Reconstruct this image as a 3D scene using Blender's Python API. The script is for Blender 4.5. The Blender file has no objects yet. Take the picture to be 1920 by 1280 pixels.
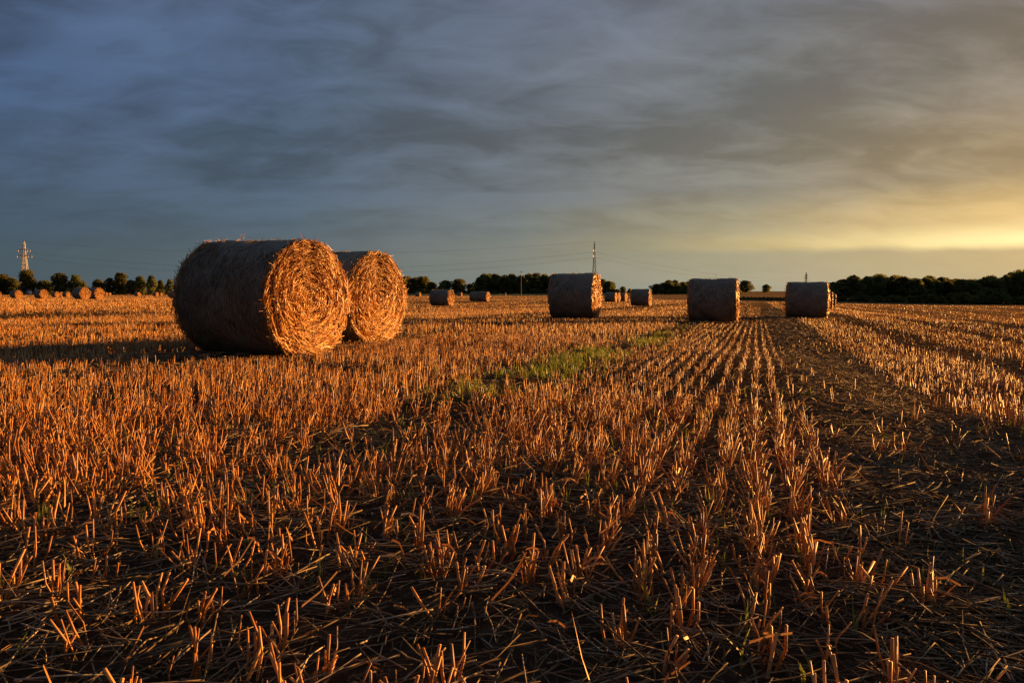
import bpy, math, random
import numpy as np
from mathutils import Vector, Matrix

R_ = math.radians
rng = np.random.default_rng(7)
random.seed(7)
S = bpy.context.scene
C = S.collection

# ------------------------------------------------------------------ camera
CAM_H = 0.70            # eye height above the soil (m)
FPX = 1500.0            # focal length in pixels of a 1920 px wide picture
CX, HORY = 960.0, 552.0
cam_d = bpy.data.cameras.new("camera")
cam_d.sensor_width = 36.0
cam_d.lens = 36.0 * FPX / 1920.0
cam_d.clip_start = 0.05
cam_d.clip_end = 20000.0
cam = bpy.data.objects.new("camera", cam_d)
C.objects.link(cam)
cam.location = (0, 0, CAM_H)
cam.rotation_euler = (R_(90) - math.atan((640 - HORY) / FPX), 0, 0)
S.camera = cam
S.render.resolution_x, S.render.resolution_y = 1024, 682

# ------------------------------------------------------------------ light
SUN_AZ, SUN_EL = R_(58.0), R_(5.0)       # azimuth clockwise from +Y
SUNV = Vector((math.sin(SUN_AZ) * math.cos(SUN_EL), math.cos(SUN_AZ) * math.cos(SUN_EL), math.sin(SUN_EL)))
sun_d = bpy.data.lights.new("sun", 'SUN')
sun_d.energy = 5.0
sun_d.angle = R_(0.55)
sun_d.color = (1.0, 0.455, 0.11)
sun = bpy.data.objects.new("sun", sun_d)
C.objects.link(sun)
sun.rotation_euler = (-SUNV).to_track_quat('-Z', 'Y').to_euler()
sun.location = SUNV * 200

S.view_settings.view_transform = 'Standard'
S.view_settings.look = 'None'
S.view_settings.exposure = 1.65
S.view_settings.gamma = 1.0
S.view_settings.use_curve_mapping = False
S.cycles.max_bounces = 6
S.cycles.diffuse_bounces = 4
S.cycles.glossy_bounces = 2
S.cycles.transmission_bounces = 2
S.cycles.use_denoising = True


def lin(r, g, b):
    f = lambda v: (v / 255) / 12.92 if v / 255 <= 0.04045 else (((v / 255) + 0.055) / 1.055) ** 2.4
    return (f(r), f(g), f(b), 1.0)


class NT:
    """tiny node-tree helper"""
    def __init__(self, tree):
        self.t = tree
        tree.nodes.clear()

    def n(self, kind, ins=None, **props):
        nd = self.t.nodes.new(kind)
        for k, v in props.items():
            setattr(nd, k, v)
        for k, v in (ins or {}).items():
            s = nd.inputs[k]
            if isinstance(v, bpy.types.NodeSocket):
                self.t.links.new(v, s)
            else:
                s.default_value = v
        return nd

    def math(self, op, a, b=0.0, clamp=False):
        return self.n('ShaderNodeMath', {0: a, 1: b}, operation=op, use_clamp=clamp).outputs[0]

    def ramp(self, fac, stops, interp='LINEAR'):
        nd = self.n('ShaderNodeValToRGB', {0: fac})
        cr = nd.color_ramp
        cr.interpolation = interp
        while len(cr.elements) < len(stops):
            cr.elements.new(0.5)
        for e, (p, c) in zip(cr.elements, stops):
            e.position = p
            e.color = c if len(c) == 4 else (*c, 1)
        return nd.outputs[0]

    def mix(self, fac, a, b, blend='MIX'):
        nd = self.n('ShaderNodeMix', data_type='RGBA', blend_type=blend)
        for k, v in ((0, fac), (6, a), (7, b)):
            if isinstance(v, bpy.types.NodeSocket):
                self.t.links.new(v, nd.inputs[k])
            else:
                nd.inputs[k].default_value = v
        return nd.outputs[2]

    def link(self, a, b):
        self.t.links.new(a, b)


# ------------------------------------------------------------------ sky
W = bpy.data.worlds.new("World")
S.world = W
W.use_nodes = True
w = NT(W.node_tree)
tc = w.n('ShaderNodeTexCoord').outputs['Generated']
dirn = w.n('ShaderNodeVectorMath', {0: tc}, operation='NORMALIZE').outputs[0]
sep = w.n('ShaderNodeSeparateXYZ', {0: dirn})
dz = sep.outputs[2]
hv = w.n('ShaderNodeCombineXYZ', {0: sep.outputs[0], 1: sep.outputs[1], 2: 0.0}).outputs[0]
hvn = w.n('ShaderNodeVectorMath', {0: hv}, operation='NORMALIZE').outputs[0]
cs = w.n('ShaderNodeVectorMath', {0: hvn, 1: (math.sin(SUN_AZ), math.cos(SUN_AZ), 0)}, operation='DOT_PRODUCT').outputs['Value']
cfac = w.math('MULTIPLY_ADD', cs, 0.5)
w.t.nodes[-1].inputs[2].default_value = 0.5
# cloud deck: layered noise on a flat layer high above the ground
zc = w.math('ADD', w.math('MAXIMUM', dz, 0.0), 0.26)
px = w.math('DIVIDE', sep.outputs[0], zc)
py = w.math('DIVIDE', sep.outputs[1], zc)
deck = w.n('ShaderNodeCombineXYZ', {0: px, 1: py, 2: 0.0}).outputs[0]
mp = w.n('ShaderNodeMapping', {0: deck, 'Rotation': (0, 0, R_(-32)), 'Scale': (0.8, 1.35, 1.0), 'Location': (1.7, 0.4, 0)}).outputs[0]
n1 = w.n('ShaderNodeTexNoise', {'Vector': mp, 'Scale': 1.55, 'Detail': 4.0, 'Roughness': 0.48, 'Distortion': 0.6}).outputs['Fac']
n2 = w.n('ShaderNodeTexNoise', {'Vector': mp, 'Scale': 5.6, 'Detail': 7.0, 'Roughness': 0.58, 'Distortion': 0.5}).outputs['Fac']
cl = w.math('ADD', w.math('MULTIPLY', n1, 0.62), w.math('MULTIPLY', n2, 0.38))
clouds = w.n('ShaderNodeMapRange', {0: cl, 1: 0.37, 2: 0.63, 3: 0.0, 4: 1.0}, interpolation_type='SMOOTHSTEP').outputs[0]
# wavy elevation so that the layers of the sky are not ruled lines
wob = w.math('MULTIPLY', w.math('SUBTRACT', n1, 0.5), w.math('MULTIPLY', dz, 0.35))
el = w.math('ADD', dz, wob)

# colour of the sky by angle from the sun, at several heights above the horizon.  ramp position = 0.5 + 0.5 cos(angle)
# left edge of the view .45, middle .727, right edge .93
rows = [
    (0.000, [(0.0, lin(58, 72, 81)), (.495, lin(64, 80, 89)), (.64, lin(88, 100, 105)), (.765, lin(114, 121, 117)), (.875, lin(150, 148, 128)), (.952, lin(172, 156, 122)), (1.0, lin(205, 170, 115))]),
    (0.044, [(0.0, lin(55, 68, 79)), (.495, lin(62, 79, 90)), (.64, lin(80, 94, 101)), (.765, lin(116, 120, 113)), (.875, lin(158, 150, 124)), (.952, lin(186, 164, 120)), (1.0, lin(240, 195, 120))]),
    (0.056, [(0.0, lin(54, 67, 81)), (.495, lin(61, 78, 93)), (.64, lin(77, 91, 101)), (.765, lin(112, 115, 110)), (.83, lin(146, 140, 116)), (.885, lin(190, 170, 122)), (.952, lin(255, 228, 160)), (1.0, lin(255, 242, 195))]),
    (0.085, [(0.0, lin(52, 66, 82)), (.495, lin(60, 77, 95)), (.64, lin(74, 89, 103)), (.765, lin(104, 110, 110)), (.875, lin(152, 141, 113)), (.952, lin(212, 178, 118)), (1.0, lin(255, 222, 150))]),
    (0.130, [(0.0, lin(52, 66, 86)), (.495, lin(61, 78, 99)), (.64, lin(72, 87, 105)), (.765, lin(95, 101, 107)), (.875, lin(124, 119, 108)), (.952, lin(160, 138, 104)), (1.0, lin(220, 175, 110))]),
    (0.240, [(0.0, lin(52, 66, 90)), (.495, lin(62, 80, 108)), (.64, lin(73, 89, 112)), (.765, lin(91, 98, 109)), (.875, lin(110, 111, 111)), (.952, lin(128, 117, 103)), (1.0, lin(175, 145, 105))]),
    (0.360, [(0.0, lin(54, 68, 93)), (.495, lin(72, 90, 119)), (.64, lin(80, 96, 123)), (.765, lin(91, 100, 116)), (.875, lin(104, 107, 116)), (.952, lin(112, 110, 112)), (1.0, lin(140, 122, 105))]),
    (0.800, [(0.0, lin(58, 70, 95)), (.495, lin(66, 82, 110)), (.765, lin(80, 90, 110)), (1.0, lin(100, 98, 105))]),
]
col = w.ramp(cfac, rows[0][1])
for (e0, _), (e1, st) in zip(rows[:-1], rows[1:]):
    f = w.n('ShaderNodeMapRange', {0: el, 1: e0, 2: e1, 3: 0.0, 4: 1.0}, interpolation_type='SMOOTHSTEP').outputs[0]
    col = w.mix(f, col, w.ramp(cfac, st))
# darker bellies and lighter gaps of the cloud deck, fading into the haze low down
lowfade = w.n('ShaderNodeMapRange', {0: dz, 1: 0.04, 2: 0.16, 3: 0.12, 4: 1.0}).outputs[0]
shade = w.ramp(clouds, [(0.0, (0.72, 0.70, 0.67)), (0.4, (0.96, 0.96, 0.96)), (0.7, (1.09, 1.10, 1.12)), (1.0, (1.26, 1.29, 1.34))])
shade = w.mix(lowfade, (1, 1, 1, 1), shade)
col = w.mix(1.0, col, shade, 'MULTIPLY')
bg_cloud = w.n('ShaderNodeBackground', {'Color': col, 'Strength': 0.385}).outputs[0]
skyt = w.n('ShaderNodeTexSky', sky_type='NISHITA', sun_disc=False, sun_elevation=SUN_EL, sun_rotation=SUN_AZ)
bg_sky = w.n('ShaderNodeBackground', {'Color': skyt.outputs[0], 'Strength': 0.05}).outputs[0]
mixs = w.n('ShaderNodeMixShader', {0: 0.96, 1: bg_sky, 2: bg_cloud}).outputs[0]
w.n('ShaderNodeOutputWorld', {0: mixs})

# ------------------------------------------------------------------ numpy helpers
def vnoise(x, y, seed=0):
    xi, yi = np.floor(x).astype(np.int64), np.floor(y).astype(np.int64)
    xf, yf = x - xi, y - yi
    xf, yf = xf * xf * (3 - 2 * xf), yf * yf * (3 - 2 * yf)
    def h(a, b):
        n = (a * 374761393 + b * 668265263 + seed * 974634977) & 0x7fffffff
        n = ((n ^ (n >> 13)) * 1274126177) & 0x7fffffff
        return ((n ^ (n >> 16)) & 0xffff) / 65535.0
    return (h(xi, yi) * (1 - xf) + h(xi + 1, yi) * xf) * (1 - yf) + (h(xi, yi + 1) * (1 - xf) + h(xi + 1, yi + 1) * xf) * yf


def fbm(x, y, seed=0, oct=4):
    s, a, t = 0, 1.0, 0
    for k in range(oct):
        s = s + a * vnoise(x * 2 ** k, y * 2 ** k, seed + k)
        t += a
        a *= 0.5
    return s / t


def build_mesh(name, V, faces, mat=None, attrs=None, uv=None, smooth=False):
    """faces: list of (m,k) index arrays"""
    me = bpy.data.meshes.new(name)
    V = np.asarray(V, dtype=np.float32)
    faces = [np.asarray(f, dtype=np.int32) for f in faces if len(f)]
    me.vertices.add(len(V))
    me.vertices.foreach_set('co', V.ravel())
    li = np.concatenate([f.ravel() for f in faces])
    tot = np.concatenate([np.full(len(f), f.shape[1], np.int32) for f in faces])
    st = np.concatenate([[0], np.cumsum(tot)[:-1]]).astype(np.int32)
    me.loops.add(len(li))
    me.loops.foreach_set('vertex_index', li)
    me.polygons.add(len(tot))
    me.polygons.foreach_set('loop_start', st)
    me.polygons.foreach_set('loop_total', tot)
    if smooth:
        me.polygons.foreach_set('use_smooth', np.ones(len(tot), dtype=bool))
    me.update(calc_edges=True)
    for k, a in (attrs or {}).items():
        at = me.attributes.new(k, 'FLOAT', 'POINT')
        at.data.foreach_set('value', np.asarray(a, np.float32))
    if uv is not None:
        l = me.uv_layers.new(name='UVMap')
        l.data.foreach_set('uv', np.asarray(uv, np.float32)[li].ravel())
    if mat:
        me.materials.append(mat)
    return me


def link(name, me, parent=None, loc=None):
    o = bpy.data.objects.new(name, me)
    C.objects.link(o)
    if parent:
        o.parent = parent
    if loc is not None:
        o.location = loc
    return o


def tag(o, label=None, cat=None, group=None, kind=None):
    if label: o['label'] = label
    if cat: o['category'] = cat
    if group: o['group'] = group
    if kind: o['kind'] = kind
    return o


def empty(name, loc=(0, 0, 0), rz=0.0):
    o = bpy.data.objects.new(name, None)
    o.empty_display_size = 0.2
    C.objects.link(o)
    o.location = loc
    o.rotation_euler = (0, 0, rz)
    return o


def tubes(P, rad, ns, cap=True, rnd=None):
    """P (N,K,3) polylines, rad (N,K) radii -> verts, faces, per-vertex random value"""
    N, K, _ = P.shape
    d = P[:, -1] - P[:, 0]
    d = d / (np.linalg.norm(d, axis=1, keepdims=True) + 1e-9)
    ref = np.where(np.abs(d[:, 2:3]) > 0.9, np.array([[1.0, 0, 0]]), np.array([[0, 0, 1.0]]))
    a = np.cross(d, ref)
    a /= np.linalg.norm(a, axis=1, keepdims=True) + 1e-9
    b = np.cross(d, a)
    ph = rng.uniform(0, 6.283, N)
    ang = ph[:, None] + np.arange(ns)[None] * 2 * np.pi / ns
    off = np.cos(ang)[..., None] * a[:, None] + np.sin(ang)[..., None] * b[:, None]      # N,ns,3
    V = P[:, :, None, :] + off[:, None] * rad[:, :, None, None]                          # N,K,ns,3
    V = V.reshape(-1, 3)
    base = (np.arange(N) * K * ns)[:, None, None, None]
    k = np.arange(K - 1)[None, :, None, None] * ns
    s = np.arange(ns)[None, None, :, None]
    s2 = (s + 1) % ns
    q = np.concatenate([base + k + s, base + k + s2, base + k + ns + s2, base + k + ns + s], axis=3).reshape(-1, 4)
    F = [q]
    if cap:
        F.append((np.arange(N) * K * ns)[:, None] + (K - 1) * ns + np.arange(ns)[None])
    r = rng.uniform(0, 1, N) if rnd is None else rnd
    return V, F, np.repeat(r, K * ns)


def merge(parts):
    Vs, Fs, Rs, o = [], [], [], 0
    for V, F, r in parts:
        Vs.append(V); Rs.append(r)
        Fs += [f + o for f in F]
        o += len(V)
    return np.concatenate(Vs), Fs, np.concatenate(Rs)


# ------------------------------------------------------------------ places measured in the photograph -> the field in metres
BALE_D, BALE_L = 1.35, 1.38
def ground_pt(px, d):
    """point of the field at distance d along the view axis and picture column px"""
    return d * (px - CX) / FPX, d

# round bales: (column of the lit end, foot row, apparent height, axis azimuth)
BALES = [
    (-3, 560, 15.5, 117), (36.5, 559.4, 15.7, 117), (84, 559.6, 17.5, 118), (109, 557.5, 10.5, 116), (117.5, 555, 8.6, 116), (129, 557.3, 9.8, 112),
    (161, 560.8, 23.2, 119), (187.5, 560.5, 22.2, 117), (201.5, 554.6, 6.4, 117), (208, 554.3, 5.8, 113),
    (262, 556, 8.4, 113), (296, 555.4, 7.9, 115), (304, 554.8, 6.2, 115), (331, 560, 13.0, 112), (342, 558, 10.5, 113),
    (577, 668, 223, 118), (706, 643, 176, 117),
    (788, 556.2, 8.6, 112), (843, 574, 31, 112), (866, 556, 7.0, 110), (902.5, 564.8, 18.8, 113), (915, 565.2, 19.4, 114),
    (1120, 598, 88, 108), (1154.5, 566.6, 19, 113), (1161, 566.2, 18.6, 113), (1173, 565.9, 17.6, 116), (1218, 572.2, 32.5, 110),
    (1383.5, 604, 83, 107), (1549, 598, 69, 108), (1553.5, 579.5, 42, 109), (1559.5, 574, 32.5, 110), (1565, 570.6, 24, 110),
]
BSC = [1.0] * len(BALES)
BSC[22], BSC[27] = 1.05, 0.95
BSC[15] = BSC[16] = 1.015
DSC = list(BSC)
DSC[15] = DSC[16] = 1.0
ctrl = []
for (pxx, yb, hpx, az), sc_ in zip(BALES, DSC):
    d = sc_ * BALE_D * FPX / hpx
    x, y = ground_pt(pxx, d)
    ctrl.append((x, y, CAM_H - d * (yb - HORY) / FPX))
for pxx, yrow, d in [(-200, 552.3, 430), (100, 552.3, 430), (300, 552.2, 430), (550, 552.3, 420), (800, 553.5, 380), (1000, 554, 370), (1140, 554, 370),
                     (1260, 552.5, 430), (1430, 562, 230), (1430, 553.5, 330), (1430, 547, 460), (1300, 562, 220),
                     (1600, 569.5, 225), (1750, 570.5, 225), (1900, 572.5, 225), (2100, 574, 230), (1700, 590, 70), (1900, 596, 60), (1750, 640, 18), (1900, 700, 9.2),
                     (-300, 549, 900), (300, 549, 900), (900, 548, 900), (1400, 546, 900), (2000, 552, 900), (900, 548, 3500), (0, 548, 3500), (1900, 549, 3500)]:
    x, y = ground_pt(pxx, d)
    ctrl.append((x, y, CAM_H - d * (yrow - HORY) / FPX))
for a in range(0, 360, 45):
    ctrl.append((1.2 * math.sin(R_(a)), 1.2 * math.cos(R_(a)), 0.0))
    if a:
        ctrl.append((5 * math.sin(R_(a)), 5 * math.cos(R_(a)), 0.0))
ctrl += [(0, 3, 0), (-2, 5, 0), (1.5, 6, -0.02)]
ctrl = np.array(ctrl)
def feats(x, y):
    d = np.hypot(x, y) + 0.6
    return np.stack([4.2 * x / d, 4.2 * y / d, 1.5 * np.log(d)], -1)
cf = feats(ctrl[:, 0], ctrl[:, 1])
def terrain(x, y):
    x = np.atleast_1d(np.asarray(x, float)); y = np.atleast_1d(np.asarray(y, float))
    out = np.empty(len(x))
    for i in range(0, len(x), 40000):
        f = feats(x[i:i + 40000], y[i:i + 40000])
        d2 = ((f[:, None, :] - cf[None]) ** 2).sum(-1)
        wt = np.exp(-(d2 - d2.min(1, keepdims=True)) / (2 * 0.42 ** 2))
        out[i:i + 40000] = (wt * ctrl[:, 2]).sum(1) / wt.sum(1)
    return out
def ground_z(x, y):
    x = np.atleast_1d(np.asarray(x, float)); y = np.atleast_1d(np.asarray(y, float))
    d = np.hypot(x, y)
    m = (fbm(x * 1.3, y * 1.3, 3, 5) - 0.5) * 0.07 + (fbm(x * 9, y * 9, 11, 3) - 0.5) * 0.03
    return terrain(x, y) + m * np.clip(1.15 - d / 40, 0, 1)

ROW_AZ = R_(17.0)                 # drill rows run this way
US, UC = math.sin(ROW_AZ), math.cos(ROW_AZ)
def pq(x, y):
    return x * UC - y * US, x * US + y * UC
def xy(p, q):
    return p * UC + q * US, -p * US + q * UC

# wheel tracks and bare lanes in row coordinates: centre, half width, how empty
LANES = [(0.82, 0.56, 0.93), (-1.76, 0.25, 0.93), (3.1, 0.45, 0.9), (5.2, 0.35, 0.85), (7.6, 0.5, 0.9), (10.4, 0.45, 0.85), (14.5, 0.4, 0.9), (17.0, 0.4, 0.9),
         (-5.6, 0.3, 0.6), (-8.4, 0.35, 0.75), (-10.9, 0.35, 0.75), (-15.2, 0.4, 0.7)]
_r = np.random.default_rng(3)
for k in range(60):
    LANES.append((20 + k * 3.4 + _r.uniform(-.7, .7), _r.uniform(.25, .6), _r.uniform(.55, .95)))
    LANES.append((-19 - k * 3.6 + _r.uniform(-.7, .7), _r.uniform(.25, .6), _r.uniform(.55, .95)))
lane_c = np.array([l[0] for l in LANES]); lane_w = np.array([l[1] for l in LANES]); lane_e = np.array([l[2] for l in LANES])
def standing(x, y):
    """chance that stubble stands here (0..1)"""
    p, q = pq(x, y)
    wig = (vnoise(q * 0.35, p * 0 + 5, 21) - 0.5) * 0.22
    pr = np.ones_like(p)
    d0 = np.hypot(x, y)
    for c, hw, e in zip(lane_c, lane_w, lane_e):
        if c == -1.76:
            e = np.interp(d0, [3, 6.5], [0.55, 0.93])
        t = np.abs(p + wig - c) - hw
        pr *= 1 - e * np.clip(0.5 - t / 0.22, 0, 1)
    d = np.hypot(x, y)
    pr *= np.where(d > 25, np.clip(2.6 * fbm(p * 0.40, q * 0.02, 61, 3) - 0.72, 0.08, 1), 1)
    pr *= np.clip(2.5 * fbm(x * 1.3 + 9, y * 1.3, 33, 3) - 0.28, 0.25, 1)
    pr = np.where(p > 1.3, np.clip(pr * 1.7, 0, 1), pr)
    mid = (p > -1.5) & (p < 0.42)
    pr *= np.where(mid, np.clip(0.58 + d * 0.05, 0, 1), 1)
    pr *= np.where((p < -1.5) & (d < 4.2), np.clip(0.62 + 0.17 * np.clip(-p - 1.9, 0, 9) + 0.06 * d, 0, 1), 1)
    return pr
bale_pose = []
for (pxx, yb, hpx, az), sc_ in zip(BALES, DSC):
    d = sc_ * BALE_D * FPX / hpx
    x, y = ground_pt(pxx, d)
    a = R_(az)
    bale_pose.append((x - math.sin(a) * BALE_L / 2, y - math.cos(a) * BALE_L / 2, az))
def under_bale(x, y):
    m = np.zeros(len(x), bool)
    for bx, by, az in bale_pose:
        a = R_(az)
        dx, dy = x - bx, y - by
        u = dx * math.sin(a) + dy * math.cos(a)
        v = dx * math.cos(a) - dy * math.sin(a)
        m |= (np.abs(u) < BALE_L / 2 + 0.02) & (np.abs(v) < 0.47)
    return m

# ------------------------------------------------------------------ materials
def new_mat(name):
    m = bpy.data.materials.new(name)
    m.use_nodes = True
    return m, NT(m.node_tree)

def finish(nt, bsdf):
    nt.n('ShaderNodeOutputMaterial', {0: bsdf})

def straw_mat(name, stops, rough=0.42, spec=0.5, transl=0.12):
    m, t = new_mat(name)
    r = t.n('ShaderNodeAttribute', attribute_name='rnd').outputs['Fac']
    c = t.ramp(r, stops)
    tcn = t.n('ShaderNodeTexCoord').outputs['Object']
    nz = t.n('ShaderNodeTexNoise', {'Vector': tcn, 'Scale': 45.0, 'Detail': 2.0}).outputs['Fac']
    nv = t.n('ShaderNodeMapRange', {0: nz, 1: 0.3, 2: 0.7, 3: 0.72, 4: 1.2}).outputs[0]
    c = t.mix(1.0, c, t.n('ShaderNodeCombineColor', {0: nv, 1: nv, 2: nv}).outputs[0], 'MULTIPLY')
    b = t.n('ShaderNodeBsdfPrincipled', {'Base Color': c, 'Roughness': rough, 'Specular IOR Level': spec})
    if transl:
        tr = t.n('ShaderNodeBsdfTranslucent', {'Color': c})
        finish(t, t.n('ShaderNodeMixShader', {0: transl, 1: b.outputs[0], 2: tr.outputs[0]}).outputs[0])
    else:
        finish(t, b.outputs[0])
    return m

M_STUB = straw_mat('cut_straw_stalks', [(0, (.20, .11, .06)), (.07, (.34, .13, .035)), (.35, (.52, .215, .05)), (.7, (.64, .32, .09)), (.93, (.72, .44, .17)), (1, (.82, .66, .42))], 0.5, 0.28, 0.14)
M_LOOSE = straw_mat('weathered_loose_straw', [(0, (.09, .06, .03)), (.5, (.20, .14, .07)), (.85, (.31, .235, .13)), (1, (.46, .38, .25))], 0.75, 0.12, 0.0)
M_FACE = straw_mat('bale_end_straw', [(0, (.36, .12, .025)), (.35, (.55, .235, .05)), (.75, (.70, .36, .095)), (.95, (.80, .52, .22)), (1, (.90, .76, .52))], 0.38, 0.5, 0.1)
M_GREEN = straw_mat('green_shoot_blades', [(0, (.10, .14, .02)), (.6, (.21, .26, .035)), (1, (.36, .37, .08))], 0.5, 0.3, 0.35)

# soil with straw litter
M_SOIL, t = new_mat('soil_with_straw_litter')
geo = t.n('ShaderNodeNewGeometry').outputs['Position']
d_ = t.n('ShaderNodeVectorMath', {0: geo}, operation='LENGTH').outputs['Value']
n1 = t.n('ShaderNodeTexNoise', {'Vector': geo, 'Scale': 14.0, 'Detail': 6.0, 'Roughness': 0.65}).outputs['Fac']
soil = t.ramp(n1, [(0.3, (.024, .017, .011)), (0.55, (.055, .038, .024)), (0.75, (.10, .07, .043))])
mp = t.n('ShaderNodeMapping', {0: geo, 'Rotation': (0, 0, R_(40)), 'Scale': (1, 9, 1)}).outputs[0]
mp2 = t.n('ShaderNodeMapping', {0: geo, 'Rotation': (0, 0, R_(-25)), 'Scale': (9, 1, 1)}).outputs[0]
l1 = t.n('ShaderNodeTexNoise', {'Vector': mp, 'Scale': 18.0, 'Detail': 3.0}).outputs['Fac']
l2 = t.n('ShaderNodeTexNoise', {'Vector': mp2, 'Scale': 18.0, 'Detail': 3.0}).outputs['Fac']
lm = t.n('ShaderNodeMapRange', {0: t.math('MAXIMUM', l1, l2), 1: 0.60, 2: 0.70, 3: 0.0, 4: 0.75}).outputs[0]
litter = t.mix(n1, (.16, .10, .05, 1), (.36, .25, .13, 1))
c1 = t.mix(lm, soil, litter)
far = t.n('ShaderNodeMapRange', {0: d_, 1: 30.0, 2: 160.0, 3: 0.0, 4: 0.9}).outputs[0]
n3 = t.n('ShaderNodeTexNoise', {'Vector': geo, 'Scale': 0.5, 'Detail': 4.0}).outputs['Fac']
chaff = t.mix(n3, (.22, .135, .055, 1), (.34, .22, .09, 1))
c2 = t.mix(far, c1, chaff)
bump = t.n('ShaderNodeBump', {'Strength': 0.6, 'Distance': 0.02, 'Height': t.math('ADD', n1, lm)}).outputs[0]
b = t.n('ShaderNodeBsdfPrincipled', {'Base Color': c2, 'Roughness': 1.0, 'Specular IOR Level': 0.0, 'Normal': bump})
finish(t, b.outputs[0])

# bale side: straw wound round and round under a thin net
M_WRAP, t = new_mat('bale_side_straw_under_net')
uvn = t.n('ShaderNodeUVMap', uv_map='UVMap').outputs[0]
mpw = t.n('ShaderNodeMapping', {0: uvn, 'Scale': (95, 7, 1)}).outputs[0]
f1 = t.n('ShaderNodeTexNoise', {'Vector': mpw, 'Scale': 1.0, 'Detail': 4.0, 'Roughness': 0.65, 'Distortion': 0.6}).outputs['Fac']
mpx = t.n('ShaderNodeMapping', {0: uvn, 'Rotation': (0, 0, R_(22)), 'Scale': (120, 12, 1)}).outputs[0]
f2 = t.n('ShaderNodeTexNoise', {'Vector': mpx, 'Scale': 1.0, 'Detail': 3.0, 'Roughness': 0.6}).outputs['Fac']
f3 = t.n('ShaderNodeTexNoise', {'Vector': uvn, 'Scale': 3.0, 'Detail': 3.0}).outputs['Fac']
ff = t.math('ADD', t.math('MULTIPLY', t.math('MAXIMUM', f1, f2), 0.75), t.math('MULTIPLY', f3, 0.25))
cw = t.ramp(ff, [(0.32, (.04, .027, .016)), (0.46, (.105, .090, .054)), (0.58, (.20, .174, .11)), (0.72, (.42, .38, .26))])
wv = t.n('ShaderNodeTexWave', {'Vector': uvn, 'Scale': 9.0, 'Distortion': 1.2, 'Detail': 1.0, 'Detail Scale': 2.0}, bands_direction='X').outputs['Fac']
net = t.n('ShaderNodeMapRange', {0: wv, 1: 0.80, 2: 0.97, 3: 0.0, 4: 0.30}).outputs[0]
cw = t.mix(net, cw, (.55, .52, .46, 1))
bumpw = t.n('ShaderNodeBump', {'Strength': 0.9, 'Distance': 0.012, 'Height': ff}).outputs[0]
b = t.n('ShaderNodeBsdfPrincipled', {'Base Color': cw, 'Roughness': 0.62, 'Specular IOR Level': 0.3, 'Normal': bumpw})
finish(t, b.outputs[0])

# packed straw behind the loose straws of a bale's end
M_PACK, t = new_mat('packed_bale_straw')
tcn = t.n('ShaderNodeTexCoord').outputs['Object']
nz = t.n('ShaderNodeTexNoise', {'Vector': tcn, 'Scale': 38.0, 'Detail': 4.0, 'Roughness': 0.7}).outputs['Fac']
cc = t.ramp(nz, [(0.32, (.08, .03, .008)), (0.5, (.28, .12, .03)), (0.7, (.50, .25, .07))])
b = t.n('ShaderNodeBsdfPrincipled', {'Base Color': cc, 'Roughness': 0.7, 'Specular IOR Level': 0.2,
        'Normal': t.n('ShaderNodeBump', {'Strength': 1.0, 'Distance': 0.02, 'Height': nz}).outputs[0]})
finish(t, b.outputs[0])

def foliage_mat(name, a, b_, c_):
    m, t = new_mat(name)
    r = t.n('ShaderNodeAttribute', attribute_name='rnd').outputs['Fac']
    oi = t.n('ShaderNodeObjectInfo').outputs['Random']
    col = t.ramp(r, [(0, a), (.55, b_), (1, c_)])
    hs = t.n('ShaderNodeHueSaturation', {'Color': col, 'Hue': t.n('ShaderNodeMapRange', {0: oi, 1: 0, 2: 1, 3: 0.475, 4: 0.515}).outputs[0],
                                         'Value': t.n('ShaderNodeMapRange', {0: oi, 1: 0, 2: 1, 3: 0.8, 4: 1.25}).outputs[0]}).outputs[0]
    d = t.n('ShaderNodeBsdfPrincipled', {'Base Color': hs, 'Roughness': 0.6, 'Specular IOR Level': 0.2}).outputs[0]
    tr = t.n('ShaderNodeBsdfTranslucent', {'Color': hs}).outputs[0]
    finish(t, t.n('ShaderNodeMixShader', {0: 0.5, 1: d, 2: tr}).outputs[0])
    return m
M_LEAF = foliage_mat('summer_foliage', (.070, .080, .022), (.125, .140, .038), (.20, .19, .055))
def plain(name, colr, rough=0.7, metal=0.0, nscale=8.0, var=0.25):
    m, t = new_mat(name)
    tcn = t.n('ShaderNodeTexCoord').outputs['Object']
    nz = t.n('ShaderNodeTexNoise', {'Vector': tcn, 'Scale': nscale, 'Detail': 3.0}).outputs['Fac']
    lo = tuple(v * (1 - var) for v in colr) + (1,)
    hi = tuple(min(1, v * (1 + var)) for v in colr) + (1,)
    b = t.n('ShaderNodeBsdfPrincipled', {'Base Color': t.mix(nz, lo, hi), 'Roughness': rough, 'Metallic': metal})
    finish(t, b.outputs[0])
    return m
M_BARK = plain('tree_bark', (.11, .085, .06), 0.9)
M_STEEL = plain('galvanised_steel', (.40, .39, .37), 0.8, 0.0, 0.5)
M_BACKLITSTEEL = plain('steel_darkened_as_backlit', (.07, .075, .065), 0.8, 0.0, 0.5)  # same steel darkened: the backlit shade of these pylons is put into the colour
M_WIRE = plain('aluminium_conductor', (.03, .03, .03), 0.9, 0.0)
M_WOODPOLE = plain('weathered_pole_wood', (.17, .12, .08), 0.85)
M_CERAMIC = plain('pale_insulator', (.62, .52, .42), 0.3)
M_ORANGE = plain('orange_marker_paint', (.65, .25, .06), 0.5)
M_VERGE = plain('verge_grass_green', (.10, .14, .03), 0.8, 0.0, 0.6, 0.4)
M_PLASTER = plain('white_plaster', (.72, .70, .66), 0.8)
M_TILE = plain('dark_roof_tiles', (.10, .06, .05), 0.8)

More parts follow.
